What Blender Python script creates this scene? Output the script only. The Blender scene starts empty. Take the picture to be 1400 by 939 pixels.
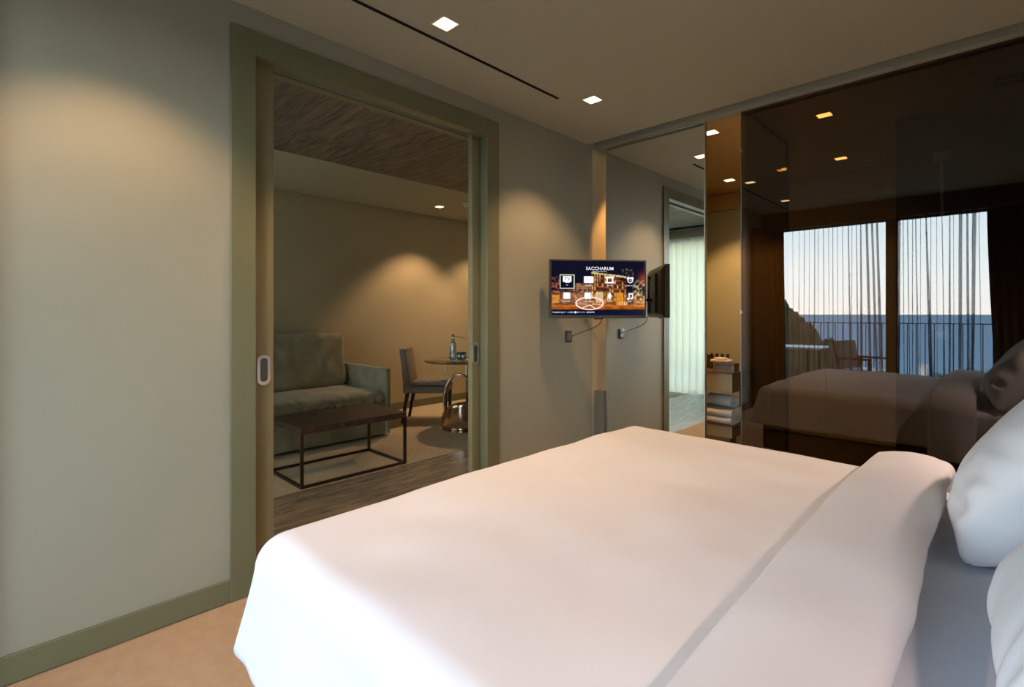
import bpy, bmesh, math, random
from mathutils import Vector, Matrix, noise
R = math.radians
PI = math.pi
rnd = random.Random(7)
C = bpy.context.scene.collection
sc = bpy.context.scene

# ------------------------------------------------------------------ helpers
class MB:
    def __init__(s): s.v = []; s.f = []; s.mi = []; s.m = 0; s.smooth = set()
    def add(s, vs, fs, smooth=False):
        b = len(s.v); s.v += [tuple(p) for p in vs]
        for f in fs:
            if smooth: s.smooth.add(len(s.f))
            s.f.append([b + i for i in f]); s.mi.append(s.m)
        return s
    def box(s, x0, x1, y0, y1, z0, z1):
        vs = [(x, y, z) for x in (x0, x1) for y in (y0, y1) for z in (z0, z1)]
        return s.add(vs, [(0,1,3,2),(4,6,7,5),(0,4,5,1),(2,3,7,6),(0,2,6,4),(1,5,7,3)])
    def prism(s, pts0, pts1):
        n = len(pts0)
        fs = [tuple(range(n))[::-1], tuple(range(n, 2*n))]
        fs += [(i, (i+1) % n, n + (i+1) % n, n + i) for i in range(n)]
        return s.add(list(pts0) + list(pts1), fs)
    def rings(s, rings, closed=True, cap=True, smooth=True):
        n = len(rings[0]); vs = [p for r in rings for p in r]; fs = []
        for k in range(len(rings)-1):
            for i in range(n if closed else n-1):
                j = (i+1) % n
                fs.append((k*n+i, k*n+j, (k+1)*n+j, (k+1)*n+i))
        s.add(vs, fs, smooth)
        if cap and closed:
            s.add(rings[0], [tuple(range(n))[::-1]]); s.add(rings[-1], [tuple(range(n))])
        return s
    def lathe(s, prof, c=(0,0,0), n=24, smooth=True):
        rg = [[(c[0]+r*math.cos(2*PI*i/n), c[1]+r*math.sin(2*PI*i/n), c[2]+z) for i in range(n)] for r, z in prof]
        return s.rings(rg, True, True, smooth)
    def tube(s, path, r, n=8, smooth=True):
        path = [Vector(p) for p in path]; rg = []
        for k, p in enumerate(path):
            a = path[max(0, k-1)]; b = path[min(len(path)-1, k+1)]
            d = (b-a).normalized()
            up = Vector((0,0,1)) if abs(d.z) < .95 else Vector((1,0,0))
            u = d.cross(up).normalized(); w = u.cross(d).normalized()
            rr = r[k] if isinstance(r, (list, tuple)) else r
            rg.append([tuple(p + rr*(math.cos(2*PI*i/n)*u + math.sin(2*PI*i/n)*w)) for i in range(n)])
        return s.rings(rg, True, True, smooth)
    def grid(s, fn, nu, nv, smooth=True):
        vs = [fn(i/nu, j/nv) for i in range(nu+1) for j in range(nv+1)]
        fs = [(i*(nv+1)+j, (i+1)*(nv+1)+j, (i+1)*(nv+1)+j+1, i*(nv+1)+j+1) for i in range(nu) for j in range(nv)]
        return s.add(vs, fs, smooth)
    def build(s, name, mat, parent=None, bevel=0, seg=2, solid=0, weld=0, recalc=True):
        me = bpy.data.meshes.new(name)
        me.from_pydata(s.v, [], s.f)
        for i, p in enumerate(me.polygons):
            p.material_index = s.mi[i]; p.use_smooth = i in s.smooth
        for m in (mat if isinstance(mat, (list, tuple)) else [mat]): me.materials.append(m)
        if weld or recalc or bevel:
            bm = bmesh.new(); bm.from_mesh(me)
            if weld: bmesh.ops.remove_doubles(bm, verts=bm.verts, dist=weld)
            if recalc: bmesh.ops.recalc_face_normals(bm, faces=bm.faces)
            if bevel:
                es = [e for e in bm.edges if len(e.link_faces) == 2 and e.calc_face_angle(0) > R(40)]
                bmesh.ops.bevel(bm, geom=es, offset=bevel, segments=seg, profile=.5, affect='EDGES', clamp_overlap=True)
                if seg >= 2:
                    for f in bm.faces: f.smooth = True
            bm.to_mesh(me); bm.free()
            if bevel and seg >= 2:
                try: me.set_sharp_from_angle(angle=R(35))
                except Exception: pass
        o = bpy.data.objects.new(name, me); C.objects.link(o)
        if parent: o.parent = parent
        if solid:
            md = o.modifiers.new('thick', 'SOLIDIFY'); md.thickness = solid; md.offset = -1
        return o

def tag(o, label=None, cat=None, group=None, kind=None):
    if label: o['label'] = label
    if cat: o['category'] = cat
    if group: o['group'] = group
    if kind: o['kind'] = kind
    return o
def empty(name, loc=(0,0,0), rz=0, label=None, cat=None, group=None):
    o = bpy.data.objects.new(name, None); C.objects.link(o)
    o.location = loc; o.rotation_euler = (0, 0, rz); o.empty_display_size = .1
    return tag(o, label, cat, group)
def struct(o): o['kind'] = 'structure'; return o
def copy_tree(o, parent=None):
    c = o.copy(); C.objects.link(c)
    if parent: c.parent = parent
    for ch in [x for x in bpy.data.objects if x.parent == o]: copy_tree(ch, c)
    return c
def sstep(a, b, x):
    t = min(1, max(0, (x-a)/(b-a))); return t*t*(3-2*t)
def nz(x, y=0, z=0): return noise.noise(Vector((x, y, z)))

# ------------------------------------------------------------------ materials
def mat(name, col, rough=.6, metal=0, spec=.5, **kw):
    m = bpy.data.materials.new(name); m.use_nodes = True
    b = m.node_tree.nodes['Principled BSDF']
    b.inputs['Base Color'].default_value = (*col, 1)
    b.inputs['Roughness'].default_value = rough
    b.inputs['Metallic'].default_value = metal
    b.inputs['Specular IOR Level'].default_value = spec
    for k, v in kw.items(): b.inputs[k.replace('_', ' ')].default_value = v
    return m
def nodes(m): return m.node_tree.nodes, m.node_tree.links, m.node_tree.nodes['Principled BSDF']
def noisy(m, c1, c2, scale=8, detail=4, stretch=(1,1,1), lo=.35, hi=.65, bump=0, bscale=None, dist=0):
    n, l, b = nodes(m)
    tc = n.new('ShaderNodeTexCoord'); mp = n.new('ShaderNodeMapping'); mp.inputs['Scale'].default_value = stretch
    tx = n.new('ShaderNodeTexNoise'); tx.inputs['Scale'].default_value = scale; tx.inputs['Detail'].default_value = detail
    tx.inputs['Distortion'].default_value = dist
    cr = n.new('ShaderNodeValToRGB'); cr.color_ramp.elements[0].position = lo; cr.color_ramp.elements[1].position = hi
    cr.color_ramp.elements[0].color = (*c1, 1); cr.color_ramp.elements[1].color = (*c2, 1)
    l.new(tc.outputs['Object'], mp.inputs[0]); l.new(mp.outputs[0], tx.inputs['Vector'])
    l.new(tx.outputs['Fac'], cr.inputs[0]); l.new(cr.outputs[0], b.inputs['Base Color'])
    if bump:
        t2 = n.new('ShaderNodeTexNoise'); t2.inputs['Scale'].default_value = bscale or scale*4; t2.inputs['Detail'].default_value = 6
        l.new(mp.outputs[0], t2.inputs['Vector'])
        bp = n.new('ShaderNodeBump'); bp.inputs['Strength'].default_value = bump; bp.inputs['Distance'].default_value = .01
        l.new(t2.outputs['Fac'], bp.inputs['Height']); l.new(bp.outputs[0], b.inputs['Normal'])
    return m
def planks(name, c1, c2, c3, plank_w, axis, rough=.5, L=1.8):
    """wood boards; axis 'x' or 'y' is the direction the boards run"""
    m = mat(name, c1, rough); n, l, b = nodes(m)
    tc = n.new('ShaderNodeTexCoord'); mp = n.new('ShaderNodeMapping')
    if axis == 'y': mp.inputs['Rotation'].default_value = (0, 0, R(90))
    l.new(tc.outputs['Object'], mp.inputs[0])
    br = n.new('ShaderNodeTexBrick'); br.inputs['Scale'].default_value = 1
    br.inputs['Brick Width'].default_value = L; br.inputs['Row Height'].default_value = plank_w
    br.inputs['Mortar Size'].default_value = .0015; br.inputs['Color1'].default_value = (*c1, 1); br.inputs['Color2'].default_value = (*c2, 1)
    br.inputs['Mortar'].default_value = tuple(x*.4 for x in c1) + (1,)
    l.new(mp.outputs[0], br.inputs['Vector'])
    m2 = n.new('ShaderNodeMapping'); m2.inputs['Scale'].default_value = (1.3, 11, 1); l.new(mp.outputs[0], m2.inputs[0])
    tx = n.new('ShaderNodeTexNoise'); tx.inputs['Scale'].default_value = 2.2; tx.inputs['Detail'].default_value = 9; tx.inputs['Roughness'].default_value = .72
    tx.inputs['Distortion'].default_value = .9
    l.new(m2.outputs[0], tx.inputs['Vector'])
    cr = n.new('ShaderNodeValToRGB'); cr.color_ramp.elements[0].position = .38; cr.color_ramp.elements[1].position = .62
    cr.color_ramp.elements[0].color = (0,0,0,1); cr.color_ramp.elements[1].color = (1,1,1,1)
    l.new(tx.outputs['Fac'], cr.inputs[0])
    mx = n.new('ShaderNodeMix'); mx.data_type = 'RGBA'
    l.new(cr.outputs[0], mx.inputs[0]); l.new(br.outputs['Color'], mx.inputs[6]); mx.inputs[7].default_value = (*c3, 1)
    l.new(mx.outputs[2], b.inputs['Base Color'])
    bp = n.new('ShaderNodeBump'); bp.inputs['Strength'].default_value = .15; bp.inputs['Distance'].default_value = .004
    l.new(tx.outputs['Fac'], bp.inputs['Height']); l.new(bp.outputs[0], b.inputs['Normal'])
    return m
def emis(name, col, st):
    m = bpy.data.materials.new(name); m.use_nodes = True; n = m.node_tree.nodes; l = m.node_tree.links
    n.clear(); e = n.new('ShaderNodeEmission'); e.inputs[0].default_value = (*col, 1); e.inputs[1].default_value = st
    o = n.new('ShaderNodeOutputMaterial'); l.new(e.outputs[0], o.inputs[0]); return m
def mixmat(name, build):
    m = bpy.data.materials.new(name); m.use_nodes = True; n = m.node_tree.nodes; l = m.node_tree.links; n.clear()
    o = n.new('ShaderNodeOutputMaterial'); l.new(build(n, l), o.inputs[0]); return m
def bs(n, kind, col=None, **kw):
    s = n.new('ShaderNodeBsdf' + kind)
    if col: s.inputs['Color'].default_value = (*col, 1)
    for k, v in kw.items(): s.inputs[k].default_value = v
    return s.outputs[0]
def mixs(n, l, fac, a, b):
    m = n.new('ShaderNodeMixShader')
    if isinstance(fac, (int, float)): m.inputs[0].default_value = fac
    else: l.new(fac, m.inputs[0])
    l.new(a, m.inputs[1]); l.new(b, m.inputs[2]); return m.outputs[0]

WALL = noisy(mat('sage_paint', (.3,.3,.23), .55), (.305,.30,.225), (.325,.318,.24), 1.2, 3, bump=.02, bscale=160)
OLIVE = mat('olive_lacquer', (.15,.15,.08), .38)
OLIVE_L = mat('olive_lacquer_leaf', (.20,.18,.095), .36)
CEIL = mat('ceiling_plaster', (.41,.395,.295), .8)
CARPET = noisy(mat('tan_carpet', (.5,.35,.22), .95, spec=.1), (.55,.37,.215), (.59,.405,.24), 18, 6, bump=.6, bscale=420)
LCARPET = noisy(mat('living_carpet', (.4,.34,.24), .95, spec=.1), (.50,.43,.31), (.60,.51,.37), 26, 6, bump=.5, bscale=400)
WFLOOR = planks('grey_oak_floor', (.40,.33,.25), (.30,.25,.19), (.15,.12,.09), .19, 'y', .26)
WCEIL = planks('grey_oak_ceiling', (.27,.22,.17), (.21,.17,.135), (.09,.07,.055), .24, 'x', .6, 2.4)
BWALL = noisy(mat('bath_panel', (.4,.33,.2), .4), (.42,.43,.33), (.45,.46,.36), 2, 3)
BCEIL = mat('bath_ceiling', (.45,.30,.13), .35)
BUPPER = mat('bath_upper_panel', (.50,.33,.13), .3)  # amber glow near the downlights is put into this panel colour
DARKST = noisy(mat('dark_stone', (.05,.04,.03), .4), (.035,.028,.02), (.06,.048,.036), 3, 6)
BLACK = mat('black_void', (.006,.006,.006), .7)
CHROME = mat('brushed_steel', (.62,.61,.58), .28, 1)
ALU = mat('light_metal_edge', (.62,.63,.58), .35, 1)
WHITE_P = mat('white_plastic', (.75,.73,.68), .4)
LINEN = noisy(mat('white_duvet_cotton', (.86,.86,.87), .85, spec=.2), (.76,.765,.785), (.79,.795,.81), 3, 2, bump=.12, bscale=5)
SHEET = noisy(mat('white_sheet_cotton', (.8,.8,.82), .85, spec=.2), (.74,.78,.86), (.78,.82,.89), 3, 2, bump=.1, bscale=6)
PILLOW = noisy(mat('white_pillow_cotton', (.84,.85,.87), .85, spec=.2), (.83,.845,.87), (.86,.87,.89), 3, 2, bump=.2, bscale=7)
FRAMEM = mat('window_frame_bronze', (.07,.055,.04), .45)
BLACKOUT = mat('brown_curtain', (.055,.042,.03), .9, spec=.1)
VELVET = noisy(mat('sage_velvet', (.15,.17,.12), .75, spec=.2), (.235,.22,.15), (.34,.32,.225), 5, 6, dist=.5, bump=.15, bscale=30)
VELVET.node_tree.nodes['Principled BSDF'].inputs['Sheen Weight'].default_value = .25
TTOP = noisy(mat('dark_wood_top', (.05,.03,.025), .42), (.035,.018,.014), (.085,.05,.04), 4, 8, (1,3,1), dist=1)
TLEG = mat('dark_bronze_frame', (.05,.03,.022), .45, .5)
FABRIC = noisy(mat('taupe_fabric', (.2,.17,.14), .9), (.17,.15,.125), (.22,.19,.16), 30, 3)
DLEG = mat('black_wood', (.012,.011,.012), .4)
TVB = mat('tv_black', (.012,.012,.013), .3)
TVF = mat('tv_bezel', (.05,.05,.05), .35)
PLATE = mat('socket_dark', (.07,.065,.06), .35, .3)
TOWEL = noisy(mat('blue_white_towel', (.55,.62,.75), .95, spec=.1), (.60,.75,.95), (.66,.80,.97), 30, 3, bump=.5, bscale=300)
VFRONT = mat('vanity_front', (.36,.37,.29), .5)
VTOP = mat('vanity_wood_top', (.11,.065,.04), .35)
VSIDE = mat('vanity_side', (.09,.055,.03), .45)
MIRROR = mat('mirror_silver', (.86,.88,.84), 0.0, 1)
LENS = emis('downlight_lens', (1,.66,.30), 9)

# brown tinted glass: the front face reflects like plain glass, light going through is filtered brown
def glass_front(n, l):
    fr = n.new('ShaderNodeFresnel'); fr.inputs['IOR'].default_value = 1.55
    mu = n.new('ShaderNodeMath'); mu.operation = 'MULTIPLY'; mu.inputs[1].default_value = 1.9; mu.use_clamp = True; l.new(fr.outputs[0], mu.inputs[0])
    return mixs(n, l, mu.outputs[0], bs(n, 'Transparent', (.20,.14,.065)), bs(n, 'Glossy', (1,1,1), Roughness=0))
BGLASS = mixmat('brown_glass_face', glass_front)
BGLASS2 = mixmat('brown_glass_inner', lambda n, l: bs(n, 'Transparent', (.95,.92,.88)))
def screen_face(n, l):
    fr = n.new('ShaderNodeFresnel'); fr.inputs['IOR'].default_value = 1.5
    return mixs(n, l, fr.outputs[0], bs(n, 'Transparent', (.42,.36,.28)), bs(n, 'Glossy', (1,1,1), Roughness=0))
BGLASS3 = mixmat('screen_glass_face', screen_face)
def clear_glass(n, l):
    fr = n.new('ShaderNodeFresnel'); fr.inputs['IOR'].default_value = 1.45
    return mixs(n, l, fr.outputs[0], bs(n, 'Transparent', (.96,.98,.97)), bs(n, 'Glossy', (1,1,1), Roughness=.01))
CGLASS = mixmat('clear_glass', clear_glass)
def smoke_glass(n, l):
    fr = n.new('ShaderNodeFresnel'); fr.inputs['IOR'].default_value = 1.5
    return mixs(n, l, fr.outputs[0], bs(n, 'Transparent', (.30,.24,.17)), bs(n, 'Glossy', (1,1,1), Roughness=.01))
SGLASS = mixmat('smoked_glass', smoke_glass)
SHEER = mixmat('dark_sheer', lambda n, l: mixs(n, l, .17, bs(n, 'Transparent', (1,1,1)),
        mixs(n, l, .25, bs(n, 'Diffuse', (.035,.04,.035)), bs(n, 'Translucent', (.04,.045,.04)))))
def lsheer(n, l):
    return mixs(n, l, .93, bs(n, 'Transparent', (1,1,1)), mixs(n, l, .55, bs(n, 'Diffuse', (.62,.6,.46)), bs(n, 'Translucent', (.74,.67,.47))))
LSHEER = mixmat('cream_sheer', lsheer)

# ------------------------------------------------------------------ camera
CX, CY, CZ = 2.41, 0.0, 1.25
YAW = math.atan(671/692)
cam = bpy.data.cameras.new('camera'); co = bpy.data.objects.new('camera', cam); C.objects.link(co)
co.location = (CX, CY, CZ); co.rotation_euler = (R(90), 0, YAW)
cam.sensor_width = 36; cam.lens = 36*692/1400; cam.shift_y = -40.5/1400; cam.clip_start = .02; cam.clip_end = 60000
sc.camera = co
sc.view_settings.view_transform = 'Standard'; sc.view_settings.look = 'None'
sc.view_settings.gamma = 1; sc.view_settings.exposure = 0; sc.view_settings.use_curve_mapping = False
try:
    sc.cycles.use_denoising = True; sc.cycles.denoiser = 'OPENIMAGEDENOISE'
    sc.cycles.max_bounces = 14; sc.cycles.diffuse_bounces = 6; sc.cycles.glossy_bounces = 8
    sc.cycles.transparent_max_bounces = 40; sc.cycles.caustics_reflective = True
    sc.cycles.sample_clamp_indirect = 8
except Exception: pass

# ------------------------------------------------------------------ world: dusk sky gradient
w = bpy.data.worlds.new('sky'); sc.world = w; w.use_nodes = True
n = w.node_tree.nodes; l = w.node_tree.links
tc = n.new('ShaderNodeTexCoord'); sp = n.new('ShaderNodeSeparateXYZ'); cr = n.new('ShaderNodeValToRGB')
l.new(tc.outputs['Generated'], sp.inputs[0]); l.new(sp.outputs['Z'], cr.inputs[0])
els = cr.color_ramp.elements
els[0].position = 0; els[0].color = (.93,.90,.84,1)
els[1].position = 1; els[1].color = (.11,.19,.34,1)
for p, c in ((.06, (.84,.90,.90,1)), (.22, (.56,.74,.84,1)), (.42, (.22,.34,.50,1))):
    e = els.new(p); e.color = c
bg = n['Background']; l.new(cr.outputs[0], bg.inputs[0]); bg.inputs[1].default_value = SKY = 13.5

# ------------------------------------------------------------------ bedroom shell
ZC = 2.617; YM = 3.485; YB = 5.85; XR = 3.02; YF = -.75
Y0, Y1 = .827, 2.241; ZD = 2.406
def S(name, mb, m, **k): return struct(mb.build(name, m, **k))
fl = MB().box(-.08, XR+.1, YF-.2, 3.47, -.1, 0); S('floor', fl, CARPET)
# left wall: two skins with the door pocket between them
b = MB()
for x0, x1 in ((-.05, 0), (-.16, -.11)):
    b.box(x0, x1, YF, Y0, 0, 2.75); b.box(x0, x1, Y1, 3.43 if x1 == 0 else 3.43, 0, 2.75); b.box(x0, x1, Y0, Y1, ZD, 2.75)
S('wall_left', b, WALL)
b = MB(); b.box(XR, XR+.12, YF-.2, YB+.1, 0, 2.75); S('wall_right', b, WALL)
# ceiling with the slot of the air diffuser and a recess before the glass wall
b = MB(); b.box(0, .378, YF, 3.365, ZC, 2.70); b.box(.392, XR, YF, 3.365, ZC, 2.70); b.box(.378, .392, 2.51, 3.365, ZC, 2.70)
b.box(0, XR, 3.365, 3.45, 2.70, 2.75); b.box(0, XR, YF, 3.365, 2.70, 2.75)
S('ceiling', b, CEIL)
tag(MB().box(.378, .392, YF, 2.508, 2.66, 2.664).box(.3775, .3795, YF, 2.508, 2.612, 2.66).box(.3905, .3925, YF, 2.508, 2.612, 2.66)
    .build('slot_vent', BLACK), 'long narrow black slot air vent in the bedroom ceiling', 'air vent')
# header over the glass wall
S('trim_1', MB().box(0, XR, 3.45, 3.56, 2.60, 2.75), WALL, bevel=.003, seg=1)
S('baseboard_left', MB().box(0, .012, YF, Y0-.1, .004, .10).box(0, .012, Y1+.106, 3.43, .004, .10), OLIVE, bevel=.002, seg=1)
# door casing and linings
b = MB()
b.box(0, .016, Y0-.102, Y0, 0, 2.51).box(0, .016, Y1, Y1+.106, 0, 2.51).box(0, .0155, Y0, Y1, ZD, 2.51)
b.box(-.052, 0, Y0-.008, Y0+.001, 0, ZD).box(-.052, 0, Y1-.001, Y1+.008, 0, ZD).box(-.052, 0, Y0, Y1, ZD-.001, ZD+.008)
b.box(-.16, -.108, Y0-.008, Y0+.001, 0, ZD).box(-.16, -.108, Y1-.001, Y1+.008, 0, ZD).box(-.16, -.108, Y0, Y1, ZD-.001, ZD+.008)
S('trim_2', b, OLIVE, bevel=.0015, seg=1)
S('trim_3', MB().box(-.11, -.05, Y0-.75, Y1+.75, 2.452, 2.46), BLACK)

# sliding door leaves
def pull(y, z, par, x=-.06):
    ang = [2*PI*i/32 for i in range(32)]
    def ov(hw, hh, xx):
        return [(xx, y + hw*math.cos(a), z + (hh-hw)*(1 if math.sin(a) > 0 else -1)*(abs(math.sin(a)) > 1e-6) + hw*math.sin(a)) for a in ang]
    m = MB(); m.rings([ov(.030,.072,x), ov(.030,.072,x+.004), ov(.024,.066,x+.005), ov(.017,.056,x+.005), ov(.0165,.055,x+.0012)], True, False, False)
    h = m.build('handle', CHROME, par)
    k = MB(); k.add(ov(.0165,.055,x+.0014), [tuple(range(32))]); k.build('handle_recess', mat('recess_dark', (.12,.12,.115), .4, .8), h)
for nm, y0, y1, hy, lab in (('sliding_door', Y0-.72, .932, .932-.045, 'olive sliding door leaf on the left side of the opening, pull handle beside the sofa view'),
                            ('sliding_door', 2.176, 2.96, 2.176+.03, 'olive sliding door leaf on the right side of the opening, pale green edge')):
    e = empty(nm, (0,0,0), 0, lab, 'door', 'sliding door leaves')
    MB().box(-.10, -.06, y0, y1, .006, 2.448).build('panel', OLIVE_L, e, bevel=.002, seg=1)
    pull(hy, .99, e)

# ------------------------------------------------------------------ bathroom behind the glass
S('floor', MB().box(-.16, XR+.1, 3.47, YB+.1, -.1, 0), DARKST)
S('wall_bathroom_left', MB().box(-.16, 0, 3.431, 4.56, 0, 2.75).box(-.30, -.14, 4.56, YB+.1, 0, 2.75), BWALL)
b = MB(); b.box(-.14, XR, YB, YB+.1, 0, 2.75)
S('wall_bathroom_back', b, BWALL)
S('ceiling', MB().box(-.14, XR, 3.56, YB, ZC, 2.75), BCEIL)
# tall panelled cupboards on the back wall
b = 0
for i, (x0, x1) in enumerate(((-.136, .56), (.564, 1.138), (1.142, 1.71), (1.714, 2.3))):
    e = empty('wardrobe_door', (0,0,0), 0, ['beige wall panel unit at the far left of the bathroom, glowing amber at its top',
        'beige wall panel unit of the bathroom back wall, second from the mirror',
        'beige wall panel unit right of the vertical joint seen through the brown glass',
        'beige wall panel unit half hidden by the dark shower wall'][i], 'wall panel', 'panel units on the bathroom back wall')
    MB().box(x0, x1, YB-.022, YB-.002, .02, 2.422).build('door', BWALL, e, bevel=.002, seg=1)
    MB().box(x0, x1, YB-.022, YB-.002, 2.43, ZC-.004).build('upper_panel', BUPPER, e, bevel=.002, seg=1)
# dark shower back wall
S('wall_shower', MB().box(1.87, XR, 4.44, 4.54, 0, ZC), DARKST)

def pane(name, x0, x1, y0, y1, z0, z1, face, label, cat):
    m = MB(); m.box(x0, x1, y0, y1, z0, z1)
    o = m.build(name, [BGLASS2, BGLASS])
    for p in o.data.polygons:
        c = p.normal
        if (face == '-y' and c.y < -.9) or (face == '+x' and c.x > .9): p.material_index = 1
    return tag(o, label, cat)
e = empty('glass_partition', (0,0,0), 0, 'large brown tinted glass wall right of the bathroom opening, reflecting window and bed', 'glass partition')
o = pane('glass_pane', 1.158, XR, 3.495, 3.507, .015, 2.604, '-y', None, None); o.parent = e
MB().box(1.153, 1.158, 3.493, 3.509, .0, 2.604).build('edge_trim', mat('dark_edge', (.16,.16,.17), .35, .8), e)
MB().box(1.150, XR, 3.485, 3.517, 0, .014).build('floor_channel', ALU, e)
for k, z in enumerate((2.33, 1.25, .3)):
    MB().box(1.149, 1.160, 3.488, 3.514, z, z+.022).build('hinge', CHROME, e, bevel=.002, seg=1)
e = empty('shower_screen', (0,0,0), 0, 'brown glass side screen of the shower running back from the glass wall', 'shower screen')
o = pane('glass_pane', 1.164, 1.172, 3.53, 4.45, .015, 2.59, '+x', None, None); o.parent = e; o.data.materials[1] = BGLASS3
MB().box(1.158, 1.178, 3.53, 4.455, 2.59, 2.612).build('top_rail', FRAMEM, e)
MB().box(1.158, 1.178, 4.45, 4.46, .0, 2.59).build('edge_trim', FRAMEM, e)

# mirror sliding door
e = empty('mirror_door', (0,0,0), 0, 'tall frameless sliding mirror panel in the corner behind the television', 'mirror')
MB().box(.100, .908, 3.4845, 3.512, .03, 2.592).build('mirror_glass', MIRROR, e)
m = MB(); m.box(.094, .0995, 3.4835, 3.515, .025, 2.597); m.build('edge_strip', ALU, e)
m = MB(); m.box(.9085, .914, 3.4835, 3.515, .025, 2.597); m.build('edge_strip', ALU, e)
MB().box(.0995, .9085, 3.4835, 3.515, 2.592, 2.5965).build('top_strip', ALU, e)

# vanity with lower shelf
e = empty('vanity_unit', (0,0,0), 0, 'wall hung bathroom vanity block with grey front, dark side and lower towel shelf', 'vanity')
def vblock(nm, x1, y0, y1, z0, z1):
    m = MB(); m.box(.002, x1, y0, y1, z0, z1-.006)
    o = m.build(nm, [VSIDE, VFRONT], e)
    for p in o.data.polygons:
        if p.normal.y < -.9: p.material_index = 1
    MB().box(.002, x1+.003, y0-.003, y1, z1-.006, z1).build(nm + '_top', VTOP, o)
vblock('counter', .906, 4.0, 4.55, .635, .79); vblock('shelf', .906, 4.0, 4.55, .283, .378)
for x in (.02, .86):
    MB().box(x, x+.03, 4.28, 4.32, .378, .635).build('support', VSIDE, e)
    MB().box(x, x+.03, 4.08, 4.12, 0, .283).build('foot', VSIDE, e)
# items on the vanity
e = empty('amenity_box', (.815, 4.12, .79), 0, 'silver framed box with dark glass front standing at the vanity corner', 'box')
MB().box(-.08, .08, -.055, .055, 0, .068).build('body', mat('amenity_dark', (.03,.02,.015), .3), e, bevel=.002, seg=1)
m = MB(); m.box(-.082, -.068, -.062, -.055, 0, .07).box(.068, .082, -.062, -.055, 0, .07).box(-.068, .068, -.062, -.055, 0, .012).box(-.068, .068, -.062, -.055, .058, .07)
m.build('frame', CHROME, e); MB().box(-.068, .068, -.058, -.056, .012, .058).build('front_panel', mat('amenity_glass', (.18,.22,.28), .15), e)
m = MB(); m.box(-.10, .05, -.04, .05, .0, .02)
tag(m.build('folded_napkin', mat('cream_cloth', (.9,.82,.72), .9), None, bevel=.007, seg=3), 'cream folded cloth lying on top of the silver framed box', 'cloth').location = (.80, 4.12, .861)
tag(MB().box(-.075, .02, -.03, .04, 0, .014).build('folded_napkin', mat('cream_cloth_b', (.9,.82,.72), .9), None, bevel=.005, seg=3),
    'smaller folded cloth topmost of the two on the silver box', 'cloth').location = (.80, 4.12, .8815)
for k in range(5):
    b_ = empty('toiletry_bottle', (.60+.045*k, 4.24, .79), 0, 'small black capped toiletry bottle standing behind the folded cloths', 'bottle', 'black capped bottles on the vanity')
    MB().lathe([(.014,0),(.016,.004),(.016,.08),(.009,.09)], n=14).build('body', mat('bottle_brown', (.12,.07,.03), .25), b_)
    MB().lathe([(.011,.09),(.0115,.092),(.0115,.125),(.009,.128)], n=14).build('cap', DLEG, b_)
tag(MB().box(.25,.62, 4.30, 4.36, .79, .90).build('ledge_box', VTOP, bevel=.003, seg=1), 'low brown wooden box on the vanity behind the bottles', 'box')
# towels
m = MB(); sp_ = []
for k in range(80):
    a = k/79*2*PI*3.1; r = .014 + .041*k/79; sp_.append((r*math.cos(a), r*math.sin(a)))
loop = [[(x, p[0], p[1]) for p in sp_] for x in (-.11, -.105, .105, .11)]
m.rings(loop, False, False, True)
o = m.build('rolled_towel', TOWEL, solid=.009, recalc=False); o.location = (.775, 4.14, .555); o.rotation_euler = (0, 0, R(-14))
tag(o, 'pale blue rolled towel lying on the folded towel of the vanity shelf', 'towel')
m = MB()
for k in range(2):
    z = .379 + k*.058
    prof_t = [(-.02 - .028*math.cos(a), .028*math.sin(a)) for a in [(-PI/2 + PI*i/12) for i in range(13)]] + [(.20, .028), (.20, -.028)]
    m.rings([[(.60 + u + .006*k, 4.06 + y + .006*nz(u*9, k), z + .029 + zz + .003*nz(u*7, y*20, k)) for (y, zz) in prof_t] for u in [i*.29/16 for i in range(17)]], True, True, True)
tag(m.build('folded_towel', TOWEL, None), 'pale blue folded towel on the vanity shelf under the rolled one', 'towel')
tag(MB().box(.001, .088, 3.45, 3.93, 0, .625).build('boxed_ledge', mat('ledge_paint', (.15,.13,.095), .6), bevel=.003), 'low dull brown boxed ledge against the wall behind the mirror panel edge', 'ledge')  # added box; its dark face stands for the shade below the lit strip
# shower fittings
e = empty('shower_column', (2.12, 4.44, 0), 0, 'slim shower riser on the dark shower wall behind brown glass', 'shower')
MB().box(-.045, .045, -.05, -.001, 2.27, 2.33).build('bracket', CHROME, e, bevel=.006)
MB().tube([(0,-.03,1.1),(0,-.03,1.8),(0,-.03,2.27)], .009, 10).build('riser_pipe', CHROME, e)
MB().box(-.03, .03, -.04, -.001, 1.08, 1.14).build('mixer', CHROME, e, bevel=.006)
e = empty('ceiling_vent', (2.50, 4.13, ZC), 0, 'dark slatted air grille in the bathroom ceiling at the right edge', 'air vent')
m = MB(); m.box(-.13, .13, -.065, -.055, -.012, 0).box(-.13, .13, .055, .065, -.012, 0).box(-.13, -.12, -.055, .055, -.012, 0).box(.12, .13, -.055, .055, -.012, 0)
m.build('frame', FRAMEM, e)
for k in range(9): MB().box(-.115+.026*k, -.107+.026*k, -.055, .055, -.014, -.002).build('slat', FRAMEM, e)
def detector(name, loc, label):
    e = empty(name, loc, 0, label, 'smoke detector')
    MB().lathe([(.001,-.0001),(.05,-.0001),(.052,-.012),(.045,-.016),(.001,-.0165)], n=24).build('base', WHITE_P, e)
    MB().lathe([(.04,-.016),(.041,-.034),(.03,-.046),(.001,-.048)], n=20).build('sensor_dome', WHITE_P, e)
    for k in range(8):
        a = 2*PI*k/8; MB().box(-.004,.004,-.004,.004,-.036,-.02).build('sensor_slot', BLACK, e).location = (.039*math.cos(a), .039*math.sin(a), 0)
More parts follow.
